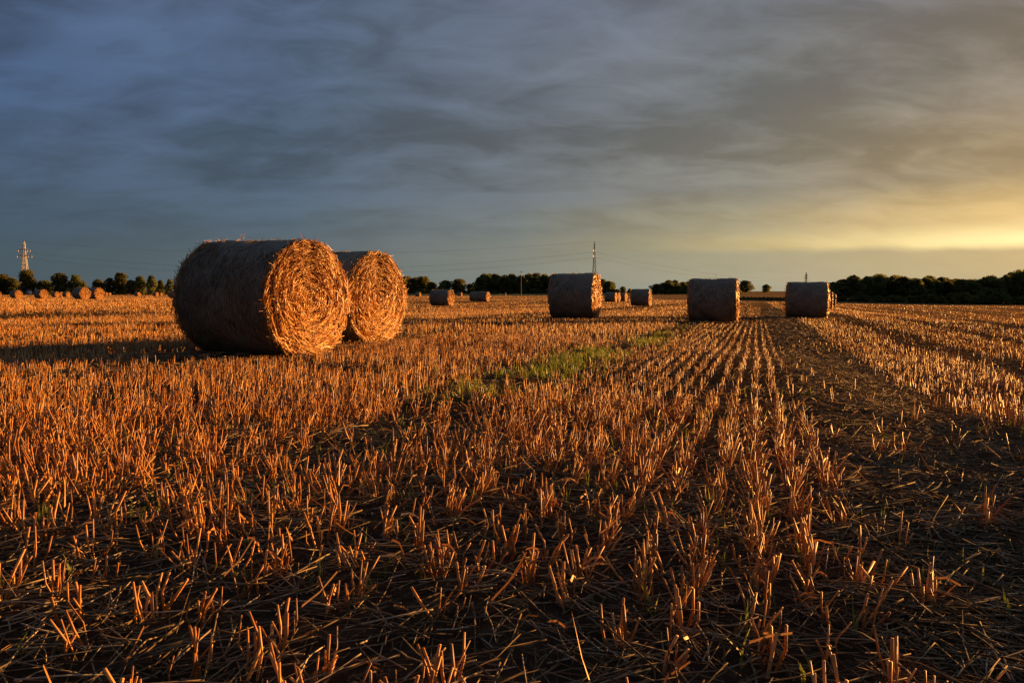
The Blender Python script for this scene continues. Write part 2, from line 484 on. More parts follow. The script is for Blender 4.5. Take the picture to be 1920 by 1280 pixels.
# ------------------------------------------------------------------ the field (one sheet out to the horizon)
nr, na = 250, 480
rad = np.concatenate([[0.0], np.geomspace(0.25, 5000, nr)])
az_ = np.linspace(0, 2 * np.pi, na, endpoint=False)
# finer towards the north half of the field
RR, AA = np.meshgrid(rad[1:], az_, indexing='ij')
X, Y = (RR * np.sin(AA)).ravel(), (RR * np.cos(AA)).ravel()
X = np.concatenate([[0.0], X]); Y = np.concatenate([[0.0], Y])
V = np.stack([X, Y, ground_z(X, Y)], 1)
i = np.arange(nr - 1)[:, None]; j = np.arange(na)[None]
q = np.stack([1 + i * na + j, 1 + (i + 1) * na + j, 1 + (i + 1) * na + (j + 1) % na, 1 + i * na + (j + 1) % na], -1).reshape(-1, 4)[:, ::-1]
t0 = np.stack([np.zeros(na, int), 1 + np.arange(na), 1 + (np.arange(na) + 1) % na], 1)[:, ::-1]
field = link('field', build_mesh('field', V, [q, t0], M_SOIL, smooth=True))
tag(field, kind='structure')

# ------------------------------------------------------------------ stubble
def clampaz(x, y, lo, hi):
    a = np.degrees(np.arctan2(x, y))
    return (a > lo) & (a < hi)

def row_sites(dmin, dmax, lo, hi, spacing, step):
    P = np.arange(-dmax, dmax, spacing)
    Q = np.arange(-1.0, dmax * 1.05, step)
    pp, qq = np.meshgrid(P, Q, indexing='ij')
    pp, qq = pp.ravel(), qq.ravel()
    x, y = xy(pp, qq)
    d = np.hypot(x, y)
    m = (d > dmin) & (d < dmax) & clampaz(x, y, lo, hi)
    pp, qq = pp[m], qq[m]
    # the drill wanders a little
    pp = pp + (vnoise(qq * 0.6, pp * 8.0, 41) - 0.5) * 0.035 + rng.normal(0, 0.007, len(pp))
    qq = qq + rng.uniform(-.5, .5, len(qq)) * step
    x, y = xy(pp, qq)
    keep = (rng.uniform(0, 1, len(x)) < standing(x, y)) & ~under_bale(x, y)
    return x[keep], y[keep]

def height_at(x, y):
    p, q = pq(x, y)
    h = np.interp(p, [-2.9, -1.8, 0.5, 1.4], [0.172, 0.128, 0.128, 0.158])
    d = np.hypot(x, y)
    h = h * np.where(p > 1.2, np.interp(d, [4.5, 8], [1.3, 1.0]), 1.0)  # near right stubble, mostly out of view, raised to shade the foreground
    h = h * np.interp(d, [1.5, 3.2, 4.5, 7.0, 22, 50], [0.76, 1.0, 1.0, 0.66, 0.56, 0.48])
    h = np.where((p > -1.5) & (p < 0.5), h * np.interp(d, [4, 8], [1, 0.85]), h)
    for bx_, by_, _a in bale_pose[15:17] + bale_pose[22:23] + bale_pose[27:29]:      # trodden round the bales
        h = h * np.clip(0.45 + 0.5 * (np.hypot(x - bx_, y - by_) - 0.7), 0.45, 1)
    return h * (0.8 + 0.45 * fbm(x * 0.5, y * 0.5, 77, 3))

def stalks(x, y, per, spread, lean, r, two=False, ns=3, hs=1.0, along=1.0):
    """per-site tiller bunches -> (P, rad, site index)"""
    n = rng.integers(per[0], per[1] + 1, len(x))
    idx = np.repeat(np.arange(len(x)), n)
    N = len(idx)
    sp, sq = spread * np.clip(rng.normal(0, 1, N), -1.6, 1.6), spread * along * np.clip(rng.normal(0, 1, N), -1.5, 1.5)
    bx = x[idx] + sp * UC + sq * US; by = y[idx] - sp * US + sq * UC
    bz = ground_z(bx, by) - 0.01
    tuft_lean = rng.normal(0, lean * 0.8, (len(x), 2))
    L = tuft_lean[idx] + rng.normal(0, lean, (N, 2)) + np.stack([(bx - x[idx]), (by - y[idx])], 1) * 2.2
    wild = rng.uniform(0, 1, N) < 0.12
    L[wild] += rng.normal(0, 0.7, (wild.sum(), 2))
    h = height_at(x, y)[idx] * rng.uniform(0.62, 1.18, N) * hs
    h[rng.uniform(0, 1, N) < 0.12] *= 0.55
    nrm = np.sqrt(1 + (L ** 2).sum(1))
    dirv = np.stack([L[:, 0] / nrm, L[:, 1] / nrm, 1 / nrm], 1)
    base = np.stack([bx, by, bz], 1)
    top = base + dirv * h[:, None]
    rr = r * rng.uniform(0.55, 1.3, N)
    if two:
        kink = rng.normal(0, 0.007, (N, 3)); kink[:, 2] = 0
        mid = base * 0.45 + top * 0.55 + kink
        Pn = np.stack([base, mid, top], 1)
        rd = np.stack([rr * 1.1, rr * 1.0, rr * 0.95], 1)
    else:
        Pn = np.stack([base, top], 1)
        rd = np.stack([rr, rr * 0.9], 1)
    return Pn, rd, idx

ROW = 0.125
parts = []
# nearest tufts one by one
x, y = row_sites(0.75, 5.0, -52, 66, ROW, 0.095)
d = np.hypot(x, y)
infr = clampaz(x, y, -33, 33) & (d > 1.35)
order = np.argsort(np.where(infr, d, 99))
sel = order[:260]
rest = order[260:]
Pn, rd, idx = stalks(x[sel], y[sel], (5, 11), 0.014, 0.19, 0.0028, True, along=1.9)
for k in range(len(sel)):
    m = idx == k
    sx, sy = x[sel[k]], y[sel[k]]
    o0 = np.array([sx, sy, float(ground_z(sx, sy)[0])])
    V, F, rv = tubes(Pn[m] - o0, rd[m], 5, rnd=rng.uniform(0, .86, m.sum()))
    o = link('stubble_tuft', build_mesh('stubble_tuft', V, F, M_STUB, {'rnd': rv}), loc=o0)
    tag(o, 'tuft of cut straw stalks standing on the sparse dark soil of the foreground', 'stubble tuft', 'stubble tufts of the sparse foreground')
Pn, rd, idx = stalks(x[rest], y[rest], (5, 11), 0.014, 0.19, 0.0028, True, along=1.9)
parts.append(tubes(Pn, rd, 5, rnd=rng.uniform(0, .88, len(Pn))))
x, y = row_sites(5.0, 13.0, -47, 60, ROW, 0.09)
Pn, rd, idx = stalks(x, y, (2, 7), 0.010, 0.10, 0.0027, along=3.0)
parts.append(tubes(Pn, rd, 3))
x, y = row_sites(13.0, 32.0, -40, 45, ROW, 0.10)
Pn, rd, idx = stalks(x, y, (1, 3), 0.012, 0.09, 0.0034, along=4)
parts.append(tubes(Pn, rd, 3, cap=False))
# ragged dry leaf sheaths hanging off the near stalks
x, y = row_sites(0.9, 5.5, -45, 55, ROW, 0.08)
n = len(x)
th = rng.uniform(0, 6.283, n); L = rng.uniform(.03, .10, n); z = ground_z(x, y) + rng.uniform(.01, .09, n); wd = rng.uniform(.001, .0028, n)
pts = []
cu = rng.uniform(-1.2, .6, n)
for sgm in (0, .5, 1.0):
    cxp = x + np.cos(th) * L * sgm * .8; cyp = y + np.sin(th) * L * sgm * .8; czp = np.maximum(z + L * (cu * sgm * sgm + .5 * sgm), ground_z(x, y) + .003)
    for sg in (-1, 1):
        pts.append(np.stack([cxp - np.sin(th) * wd * sg * (1 - .8 * sgm), cyp + np.cos(th) * wd * sg * (1 - .8 * sgm), czp + .002 * sg], 1))
Vs = np.stack(pts, 1).reshape(-1, 3)
b0 = (np.arange(n) * 6)[:, None]
sheaths = (Vs, [np.concatenate([b0 + [0, 1, 3, 2], b0 + [2, 3, 5, 4]])], np.repeat(rng.uniform(0, 1, n), 6))
# far stubble, thinning out to the field's edge
N = 420000
dd = np.exp(rng.uniform(math.log(31), math.log(430), N))
aa = np.radians(rng.uniform(-37, 40, N))
x, y = dd * np.sin(aa), dd * np.cos(aa)
keep = (rng.uniform(0, 1, N) < standing(x, y)) & ~under_bale(x, y)
# not on the fields beyond the ditch, the verge and in the woods
pxl = CX + FPX * x / y
beyond = ((pxl > 1225) & (pxl < 1560) & (y > 215)) | ((pxl >= 1540) & (y > 222)) | ((pxl > 640) & (pxl <= 1225) & (y > 345))
keep &= ~beyond
x, y = x[keep], y[keep]
Pn, rd, idx = stalks(x, y, (1, 1), 0.0, 0.12, 1.0)
wv_ = (0.00017 * np.hypot(x, y)[idx] * rng.uniform(.7, 1.3, len(idx)))[:, None]
th = rng.uniform(0, np.pi, len(idx))
sd = np.stack([np.cos(th), np.sin(th), th * 0], 1) * wv_
Vq = np.stack([Pn[:, 0] - sd, Pn[:, 0] + sd, Pn[:, 1] + sd * .8, Pn[:, 1] - sd * .8], 1).reshape(-1, 3)
parts.append((Vq, [np.arange(len(Vq)).reshape(-1, 4)], np.repeat(rng.uniform(0.3, 1, len(idx)), 4)))
parts = parts + [sheaths]
V, F, rv = merge(parts)
stub = link('stubble', build_mesh('stubble', V, F, M_STUB, {'rnd': rv}))
tag(stub, 'cut golden straw stubble standing in drilled rows across the field', 'stubble', kind='stuff')

# loose straw lying between the rows
def loose(N, dmin, dmax, lo, hi, r, K, at=None, lift=1.0):
    if at is not None:
        N, lo, hi = len(at[0]), 0, 1
    dd = np.sqrt(rng.uniform(dmin ** 2, dmax ** 2, N))
    aa = np.radians(rng.uniform(lo, hi, N))
    x, y = (dd * np.sin(aa), dd * np.cos(aa)) if at is None else at
    p, q = pq(x, y)
    inlane = (np.abs(p - 0.82) < 0.6)
    keep = rng.uniform(0, 1, N) < np.where(inlane, 1.0, 0.25 + 0.75 * fbm(x * 1.7, y * 1.7, 91, 3))
    keep &= ~under_bale(x, y)
    x, y = x[keep], y[keep]; n = len(x)
    th = rng.uniform(0, 2 * np.pi, n)
    L = rng.gamma(2.6, 0.030, n) + 0.025
    L = np.minimum(L, 0.34)
    tilt = np.abs(rng.normal(0, 0.10, n))
    z0 = 0.004 + lift * np.abs(rng.normal(0, 0.016, n))
    pts = []
    bend = rng.normal(0, 0.10, n)
    for k in range(K):
        s = k / (K - 1) - 0.5
        xx = x + np.cos(th) * L * s - np.sin(th) * L * bend * (0.25 - s * s) 
        yy = y + np.sin(th) * L * s + np.cos(th) * L * bend * (0.25 - s * s)
        zz = ground_z(xx, yy) + z0 + (s + 0.5) * L * tilt
        pts.append(np.stack([xx, yy, zz], 1))
    Pn = np.stack(pts, 1)
    rr = r * rng.uniform(0.6, 1.25, n)
    return Pn, np.repeat(rr[:, None], K, 1)
parts = []
Pn, rd = loose(34000, 0.8, 4.4, -50, 55, 0.0016, 3); parts.append(tubes(Pn, rd, 4))
Pn, rd = loose(30000, 4.4, 14, -40, 45, 0.0024, 2); parts.append(tubes(Pn, rd, 3, cap=False))
Pn, rd = loose(34000, 13.5, 45, -36, 38, 0.0055, 2); parts.append(tubes(Pn, rd, 3, cap=False))
n = 9000                                   # more of it in the lane further out
qv = 12 + 45 * rng.uniform(0, 1, n); pv = 0.82 + rng.normal(0, 0.33, n)
lx, ly = xy(pv, qv)
Pn, rd = loose(0, 0, 0, 0, 0, 0.005, 2, at=(lx, ly), lift=1.6); parts.append(tubes(Pn, rd, 3, cap=False))
# matted straw in the wheel lane
n = 24000
qv = 0.8 + 13 * rng.uniform(0, 1, n) ** 1.6; pv = 0.82 + rng.normal(0, 0.30, n)
lx, ly = xy(pv, qv)
Pn, rd = loose(0, 0, 0, 0, 0, 0.0018, 3, at=(lx, ly)); parts.append(tubes(Pn, rd, 3, cap=False))
# straw shed round the foot of the nearer bales
for kb, nb, rb in ((15, 1500, .0024), (16, 1200, .0028), (22, 500, .005), (27, 500, .005), (28, 500, .006)):
    bx_, by_, _a = bale_pose[kb]
    lx = bx_ + rng.normal(0, 0.75, nb); ly = by_ + rng.normal(0, 0.75, nb)
    Pn, rd = loose(0, 0, 0, 0, 0, rb, 2, at=(lx, ly), lift=3.0); parts.append(tubes(Pn, rd, 3, cap=False))
V, F, rv = merge(parts)
o = link('loose_straw', build_mesh('loose_straw', V, F, M_LOOSE, {'rnd': rv}))
tag(o, 'loose broken straw littered over the soil between the stubble rows', 'straw litter', kind='stuff')

# green shoots: volunteer seedlings along the old wheel track, a few elsewhere
def shoots(x, y, per, hgt, wdt):
    n = rng.integers(per[0], per[1] + 1, len(x))
    idx = np.repeat(np.arange(len(x)), n); N = len(idx)
    bx = x[idx] + rng.normal(0, .008, N); by = y[idx] + rng.normal(0, .008, N)
    bz = ground_z(bx, by) - 0.005
    th = rng.uniform(0, 2 * np.pi, N)
    h = hgt * rng.uniform(.5, 1.25, N); ln = rng.uniform(.05, .6, N)
    wd = wdt * rng.uniform(.7, 1.3, N)
    V = []; 
    for s, wf in ((0, .6), (.5, 1.0), (1.0, .05)):
        cx = bx + np.cos(th) * ln * h * s * s; cy = by + np.sin(th) * ln * h * s * s; cz = bz + h * (s - 0.25 * ln * s * s)
        for sg in (-1, 1):
            V.append(np.stack([cx - np.sin(th) * wd * wf * sg, cy + np.cos(th) * wd * wf * sg, cz], 1))
    V = np.stack(V, 1).reshape(-1, 3)
    b0 = (np.arange(N) * 6)[:, None]
    F = [np.concatenate([b0 + [0, 1, 3, 2], b0 + [2, 3, 5, 4]])]
    return V, F, np.repeat(rng.uniform(0, 1, N), 6)
parts = []
qv = 3.0 + 21 * rng.uniform(0, 1, 4300) ** 1.3
pv = -1.74 + rng.normal(0, 0.21, len(qv)) + (vnoise(qv * 0.35, qv * 0 + 5, 21) - 0.5) * -0.22
x, y = xy(pv, qv)
k = rng.uniform(0, 1, len(x)) < np.interp(qv, [3, 5.2, 6.5, 11, 13.5, 17], [.05, .3, 1.0, .85, .3, .04]) * np.clip(3.6 * fbm(x * 1.3, y * 1.3, 55, 3) - 1.1, 0, 1)
x, y = x[k], y[k]; k = ~under_bale(x, y)
parts.append(shoots(x[k], y[k], (2, 5), 0.09, 0.0038))
N = 1000
dd = np.sqrt(rng.uniform(1.4 ** 2, 6 ** 2, N)); aa = np.radians(rng.uniform(-36, 36, N))
x, y = dd * np.sin(aa), dd * np.cos(aa)
k = fbm(x * 1.4, y * 1.4, 66, 3) > 0.49
parts.append(shoots(x[k], y[k], (1, 3), 0.075, 0.0028))
V, F, rv = merge(parts)
o = link('green_shoots', build_mesh('green_shoots', V, F, M_GREEN, {'rnd': rv}))
tag(o, 'fresh green shoots sprouting along the old wheel track in the stubble', 'seedlings', kind='stuff')

# ------------------------------------------------------------------ round bales (axis = local X, lit end at +X, foot at z = 0)
RB, LB = BALE_D / 2, BALE_L
def bale_side(seed, nang, nlen):
    th = np.linspace(0, 2 * np.pi, nang + 1)
    u = np.linspace(-LB / 2, LB / 2, nlen)
    T, U = np.meshgrid(th, u, indexing='ij')
    n = (fbm(U * 2.2 + seed, np.cos(T) * 2 + 7, seed, 3) - .5) * 0.08 + (fbm(U * 7 + seed, np.sin(T) * 7 + 3 * np.cos(T), seed + 4, 3) - .5) * 0.022
    r = RB - 0.012 + n - 0.022 * np.clip((np.abs(U) - LB / 2 + 0.10) / 0.10, 0, 1) ** 2
    y = np.cos(T) * r; z = np.sin(T) * r
    low = -RB + 0.05
    z = np.where(z < low, low + (z - low) * 0.25, z)      # settled flat where it lies
    y = y * (1 + 0.02 * np.clip(-z / RB, 0, 1))
    V = np.stack([U, y, z + RB - 0.035], -1).reshape(-1, 3)
    uv = np.stack([U, T * RB], -1).reshape(-1, 2)
    i = np.arange(nang)[:, None]; j = np.arange(nlen - 1)[None]
    q = np.stack([i * nlen + j, (i + 1) * nlen + j, (i + 1) * nlen + j + 1, i * nlen + j + 1], -1).reshape(-1, 4)
    return V, [q[:, ::-1]], uv
def bale_disc(seed, nang, nrad):
    th = np.linspace(0, 2 * np.pi, nang, endpoint=False)
    rr = np.linspace(0, RB - 0.022, nrad)
    T, Q = np.meshgrid(th, rr, indexing='ij')
    bul = (fbm(np.cos(T) * Q * 6 + seed, np.sin(T) * Q * 6, seed, 4) - .5) * 0.07 + 0.016 * np.sin(Q * 62 + T + 5 * fbm(np.cos(T) * 2 + 9, np.sin(T) * 2 + Q * 3, seed + 2, 3)) - 0.03 * (Q / RB) ** 6
    y = np.cos(T) * Q; z = np.sin(T) * Q
    low = -RB + 0.05
    z = np.where(z < low, low + (z - low) * 0.25, z)
    V = np.stack([bul + 0.0 * Q, y, z + RB - 0.035], -1).reshape(-1, 3)
    i = np.arange(nang)[:, None]; j = np.arange(nrad - 1)[None]
    i2 = (i + 1) % nang
    q = np.stack([i * nrad + j, i * nrad + j + 1, i2 * nrad + j + 1, i2 * nrad + j], -1).reshape(-1, 4)
    return V, [q], np.full(len(V), 0.3)
def end_straws(N, r0, lmin, lmax, ns, K=3, proud=0.03):
    """straws wound in a loose spiral over an end face, normal +X"""
    q = RB * np.sqrt(rng.uniform(0.0, 1.0, N)) * 0.985
    th = rng.uniform(0, 2 * np.pi, N)
    L = rng.uniform(lmin, lmax, N) * np.clip(0.35 + q / RB, 0.4, 1)
    dev = rng.normal(0.10, 0.26, N)
    tilt = rng.normal(0, 0.16, N)
    wild = rng.uniform(0, 1, N) < 0.10
    dev[wild] += rng.normal(0, 0.9, wild.sum()); tilt[wild] += np.abs(rng.normal(0, 0.35, wild.sum()))
    x0 = np.abs(rng.normal(0.0, proud, N)) + 0.004 - 0.03 * (q / RB) ** 6 + (fbm(np.cos(th) * q * 5, np.sin(th) * q * 5, 17, 3) - .5) * 0.08 + 0.014 * np.sin(q * 62 + th + 5 * fbm(np.cos(th) * 2 + 9, np.sin(th) * 2 + q * 3, 19, 3))
    pts = []
    for k in range(K):
        s = (k / (K - 1) - .5) * L
        ct = np.cos(dev) * s; cr = np.sin(dev) * s
        curve = 0.8 * ct * ct / (2 * np.maximum(q, 0.16))            # follow the winding
        qq = q + cr - curve
        y = np.cos(th) * qq - np.sin(th) * ct
        z = np.sin(th) * qq + np.cos(th) * ct
        low = -RB + 0.05
        z = np.where(z < low, low + (z - low) * 0.3, z)
        pts.append(np.stack([x0 + tilt * s, y, z + RB - 0.035], 1))
    Pn = np.stack(pts, 1)
    rd = np.repeat((r0 * rng.uniform(.6, 1.35, N))[:, None], K, 1)
    return tubes(Pn, rd, ns, cap=True)
def side_fuzz(N, r0, lmin, lmax, ns=3):
    th = rng.uniform(0, 2 * np.pi, N); u = rng.uniform(-LB / 2, LB / 2, N)
    L = rng.uniform(lmin, lmax, N); up = np.abs(rng.normal(0, 0.10, N)) - 0.02
    wild = rng.uniform(0, 1, N) < 0.03
    up[wild] += rng.uniform(0.2, 0.9, wild.sum())
    sk = rng.normal(0, 0.5, N)
    sg = np.where(rng.uniform(0, 1, N) < .5, -1, 1)
    pts = []
    for s in (0, 1.0):
        r = RB - 0.008 + up * L * s
        t2 = th + sg * s * L * np.cos(sk) * np.cos(up) / RB
        z = np.sin(t2) * r
        low = -RB + 0.04
        z = np.where(z < low, low, z)
        pts.append(np.stack([np.clip(u + np.sin(sk) * L * s, -LB / 2 - .03, LB / 2 + .03), np.cos(t2) * r, z + RB - 0.035], 1))
    Pn = np.stack(pts, 1)
    rd = np.repeat((r0 * rng.uniform(.6, 1.2, N))[:, None], 2, 1)
    return tubes(Pn, rd, ns, cap=False)

def bale_meshes(tagname, nang, nlen, nst, rst, nfz, ns):
    sides, ends = [], []
    for sd in (3, 8):
        V, F, uv = bale_side(sd, nang, nlen)
        sides.append(build_mesh('bale_side', V, F, M_WRAP, None, uv, smooth=True))
        V1, F1, r1 = bale_disc(sd, nang, max(6, nang // 6))
        disc = build_mesh('bale_end', V1, F1, M_PACK, {'rnd': r1}, smooth=True)
        V2, F2, r2 = end_straws(nst, rst, 0.04, 0.22, ns)
        ends.append((disc, build_mesh('end_straw', V2, F2, M_FACE, {'rnd': r2})))
    V3, F3, r3 = side_fuzz(nfz, rst * 0.9, 0.04, 0.16)
    return sides, ends, build_mesh('side_straw', V3, F3, M_LOOSE, {'rnd': r3})
LOD = {'near': bale_meshes('near', 120, 40, 9500, 0.0029, 3600, 3),
       'mid': bale_meshes('mid', 72, 20, 2200, 0.0052, 900, 3),
       'far': bale_meshes('far', 36, 8, 500, 0.010, 120, 3)}

BALE_LABELS = [
    'distant bale at the outer end of the far row, only its lit end showing',
    'round bale with long dark side next to the small white shed under the trees',
    'lone round bale under the tall round tree by the pylon',
    'small round bale just beyond the lone bale, first of three small ones',
    'tiny round bale half hidden between two small bales before the trees',
    'small round bale tucked behind the pair of distant bales, dark side showing',
    'larger bale of the distant touching pair, its lit end facing the stubble',
    'bale partly hidden behind the larger bale of the distant touching pair',
    'tiny far bale right beside the distant touching pair, lit end showing',
    'tiny far bale with dark side, next to another tiny bale past the distant pair',
    'small far bale standing alone before the tree row',
    'small far bale followed by a tinier bale before the tree row',
    'tiny far bale close behind a small bale before the tree row',
    'small round bale close by the shaded back of the big foreground bale',
    'small bale almost wholly hidden by the shaded back of the big foreground bale',
    'big golden round straw bale, the largest, with spiral lit end and wrapped shaded side',
    'second big golden round bale standing behind the largest bale',
    'small far bale before the wood, just past the second big bale',
    'mid-sized round bale lying alone before the low dark wood',
    'tiny far bale peeping out behind a pair of overlapping bales',
    'front bale of the overlapping pair before the low dark wood',
    'rear bale of the overlapping pair, only its lit end showing past the front one',
    'large dark-sided bale in front of the lattice pylon, thin bright lit end',
    'small bale of three together behind the pylon bale, with dark side in view',
    'small bale overlapped by its neighbour in the group of three behind the pylon bale',
    'last small bale of the group of three, narrow lit end beside a larger bale',
    'mid-sized bale with dark side and narrow lit end beyond the three small bales',
    'large dark-sided bale at the end of the green shoot track',
    'large bale with sunlit top edge by the corner of the long wood',
    'bale peeping out first behind the bale at the wood corner, thin lit end',
    'second bale in line behind the bale at the wood corner, thin lit sliver',
    'last and smallest bale in line behind the bale at the wood corner',
]
for k, ((pxx, yb, hpx, az), (bx, by, _)) in enumerate(zip(BALES, bale_pose)):
    lod = 'near' if hpx > 120 else ('mid' if hpx > 28 else 'far')
    sides, ends, fuzz = LOD[lod]
    gz = float(ground_z(bx, by)[0]) + (0.0 if hpx > 120 else 0.03)
    e = empty('round_bale', (bx, by, gz), R_(90 - az))
    tag(e, BALE_LABELS[k], 'straw bale', 'round straw bales left on the stubble field')
    sc = random.uniform(0.98, 1.05)
    e.scale = (BSC[k] * (0.90 if k == 22 else 1.18 if k in (18, 20) else random.uniform(.97, 1.03)), BSC[k] * sc, BSC[k] / sc ** 0.5)
    e.rotation_euler[1] = R_(random.uniform(-1.2, 1.2))
    v = k % 2
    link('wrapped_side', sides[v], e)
    for s in (0, 1):
        disc, st = ends[(v + s) % 2]
        d_o = link('end_face', disc, e, (LB / 2 - 0.012 if s == 0 else -LB / 2 + 0.012, 0, 0))
        if s:
            d_o.rotation_euler = (0, 0, math.pi)
        if not (lod == 'far' and s):
            so = link('end_straw', st, d_o)
            tag(so, kind='stuff')
    so = link('side_straw', fuzz, e)
    tag(so, kind='stuff')

# ------------------------------------------------------------------ trees
def leaf_cloud(centres, radii, n_each, size, rs, squash=0.8):
    P, Rn = [], []
    for (c, r, n) in zip(centres, radii, n_each):
        v = rs.normal(0, 1, (n, 3)); v /= np.linalg.norm(v, axis=1, keepdims=True)
        q = rs.uniform(0.35, 1.0, n) ** 0.6 * rs.uniform(.85, 1.18, n)
        P.append(np.array(c) + v * q[:, None] * r * np.array([1, 1, squash]))
        Rn.append(np.clip(rs.normal(rs.uniform(.25, .75), .2, n), 0, 1))
    P = np.concatenate(P); Rn = np.concatenate(Rn)
    N = len(P)
    a = rs.normal(0, 1, (N, 3)); a /= np.linalg.norm(a, axis=1, keepdims=True)
    b = np.cross(a, rs.normal(0, 1, (N, 3))); b /= np.linalg.norm(b, axis=1, keepdims=True)
    s = (size * rs.uniform(.5, 1.4, N))[:, None]
    a, b = a * s, b * s * 0.7
    V = np.stack([P - a, P + b * 0.8, P + a, P - b], 1).reshape(-1, 3)
    F = [np.arange(N * 4).reshape(-1, 4)]
    return V, F, np.repeat(Rn, 4)
def limb_tubes(segs, ns=6):
    Pn = np.array([[s[0], s[1]] for s in segs], float); rd = np.array([[s[2], s[3]] for s in segs], float)
    V, F, r = tubes(Pn, rd, ns)
    return V, F, r
def tree_variant(seed, kind):
    """unit tree: height 1, crown width given by kind"""
    rs = np.random.default_rng(seed)
    cs, rr, nn, segs = [], [], [], []
    if kind == 'round':
        wid, base, n = 0.42, 0.10, 34
    elif kind == 'tall':
        wid, base, n = 0.27, 0.08, 30
    elif kind == 'pine':
        wid, base, n = 0.20, 0.08, 22
    else:
        wid, base, n = 0.75, 0.02, 22
    th = 0.55 if kind != 'bush' else 0.3
    lean = rs.normal(0, 0.03, 2)
    segs.append(((0, 0, -0.05), (lean[0] * .5, lean[1] * .5, th * .5), 0.028, 0.021))
    segs.append(((lean[0] * .5, lean[1] * .5, th * .5), (lean[0], lean[1], th + .2), 0.021, 0.007))
    for k in range(n):
        f = k / (n - 1)
        z = base + (1 - base) * (0.08 + 0.86 * f)
        if kind == 'round':
            prof = math.sin(math.pi * (0.16 + 0.80 * f)) ** 0.75
        elif kind == 'tall':
            prof = math.sin(math.pi * (0.15 + 0.82 * f)) ** 0.6 * (1 + 0.3 * math.sin(f * 9 + seed))
        elif kind == 'pine':
            prof = (1.05 - f) ** 0.8
        else:
            prof = math.cos(f * 1.45)
        a = k * 2.399 + rs.uniform(-.5, .5)
        rad = wid * prof * rs.uniform(.25, 1.12)
        r = (0.165 if kind == 'round' else 0.13 if kind == 'tall' else 0.08 if kind == 'pine' else 0.20) * rs.uniform(.5, 1.4)
        if kind == 'bush':
            z *= 0.85
        c = (math.cos(a) * rad, math.sin(a) * rad, min(z, 1 - r * .7))
        cs.append(c); rr.append(r); nn.append(int(105 * (r / 0.12) ** 1.3) + 20)
        if k % 3 == 0 and kind != 'bush':
            zz = max(0.12, c[2] - rs.uniform(.08, .2))
            segs.append(((lean[0] * zz, lean[1] * zz, min(zz, th)), c, 0.011, 0.003))
    V, F, r = leaf_cloud(cs, rr, nn, 0.034, rs)
    crown = build_mesh('crown', V, F, M_LEAF, {'rnd': r})
    V, F, r = limb_tubes(segs)
    trunk = build_mesh('trunk', V, F, M_BARK, {'rnd': r})
    return crown, trunk
TREES = {k: [tree_variant(100 + 13 * i + len(k), k) for i in range(n)] for k, n in (('round', 5), ('tall', 4), ('pine', 2), ('bush', 4))}
def plant_tree(name, px, ytop, wpx, d, kind, label, group, cat='tree', ybase=None):
    x, y = ground_pt(px, d)
    z = float(terrain(x, y)[0])
    ztop = CAM_H + d * (HORY - ytop) / FPX
    h = max(1.0, ztop - z)
    wid = {'round': 1.02, 'tall': 0.66, 'pine': 0.5, 'bush': 1.6}[kind]
    sx = (wpx * d / FPX) / (wid)
    e = empty(name, (x, y, z), random.uniform(0, 6.28))
    e.scale = (sx, sx, h)
    crown, trunk = random.choice(TREES[kind])
    link('crown', crown, e)
    link('trunk', trunk, e)
    tag(e, label, cat, group)
    return e

# row on the left beyond the stubble
for px, yt, wp, k, lab in [
    (-22, 512, 40, 'round', 'broad rounded tree at the outer end of the tree row'), (6, 515, 44, 'round', 'broad dark rounded tree second from the outer end of the row'),
    (28, 522, 30, 'round', 'low rounded tree filling the gap next to the pylon tree'), (54, 506, 34, 'round', 'tall rounded tree standing in front of the sunlit pylon'),
    (86, 526, 42, 'round', 'low wide tree between the pylon tree and the spreading tree'), (115, 512, 36, 'round', 'spreading round tree after the low wide one past the pylon'),
    (142, 515, 26, 'tall', 'upright narrow-crowned tree right beside the spreading round tree'), (157, 526, 17, 'tall', 'short ragged tree beside the upright tree, before a gap in the row'),
    (186, 524, 28, 'round', 'low round tree just after the gap in the tree row'), (208, 521, 22, 'tall', 'slim tree leaning on the tallest ragged tree of the row'),
    (227, 511, 32, 'tall', 'tallest ragged tree of the row, with a pointed top'), (247, 525, 24, 'round', 'low round tree between the pointed tree and a twin-topped one'),
    (265, 518, 28, 'tall', 'twin-topped tree beside the slender upright one'), (285, 516, 20, 'tall', 'slender upright tree with a stepped top'),
    (303, 525, 17, 'tall', 'small narrow tree standing apart before the big bale'), (319, 523, 18, 'tall', 'dark narrow tree next to the shaded back of the big bale'),
    (335, 526, 18, 'tall', 'small tree peeping out at the shaded back of the big bale')]:
    plant_tree('field_edge_tree', px, yt, wp, 455 + random.uniform(-12, 12), k, lab, 'trees of the row beyond the stubble')
for k in range(21):
    px = -30 + k * 17.2 + random.uniform(-4, 4)
    plant_tree('hedge_bush', px, 541 + random.uniform(-4, 3), 26, 470 + random.uniform(-5, 10), 'bush',
               'low dark hedge bush filling the foot of the tree row', 'hedge bushes under the tree row', 'bush')
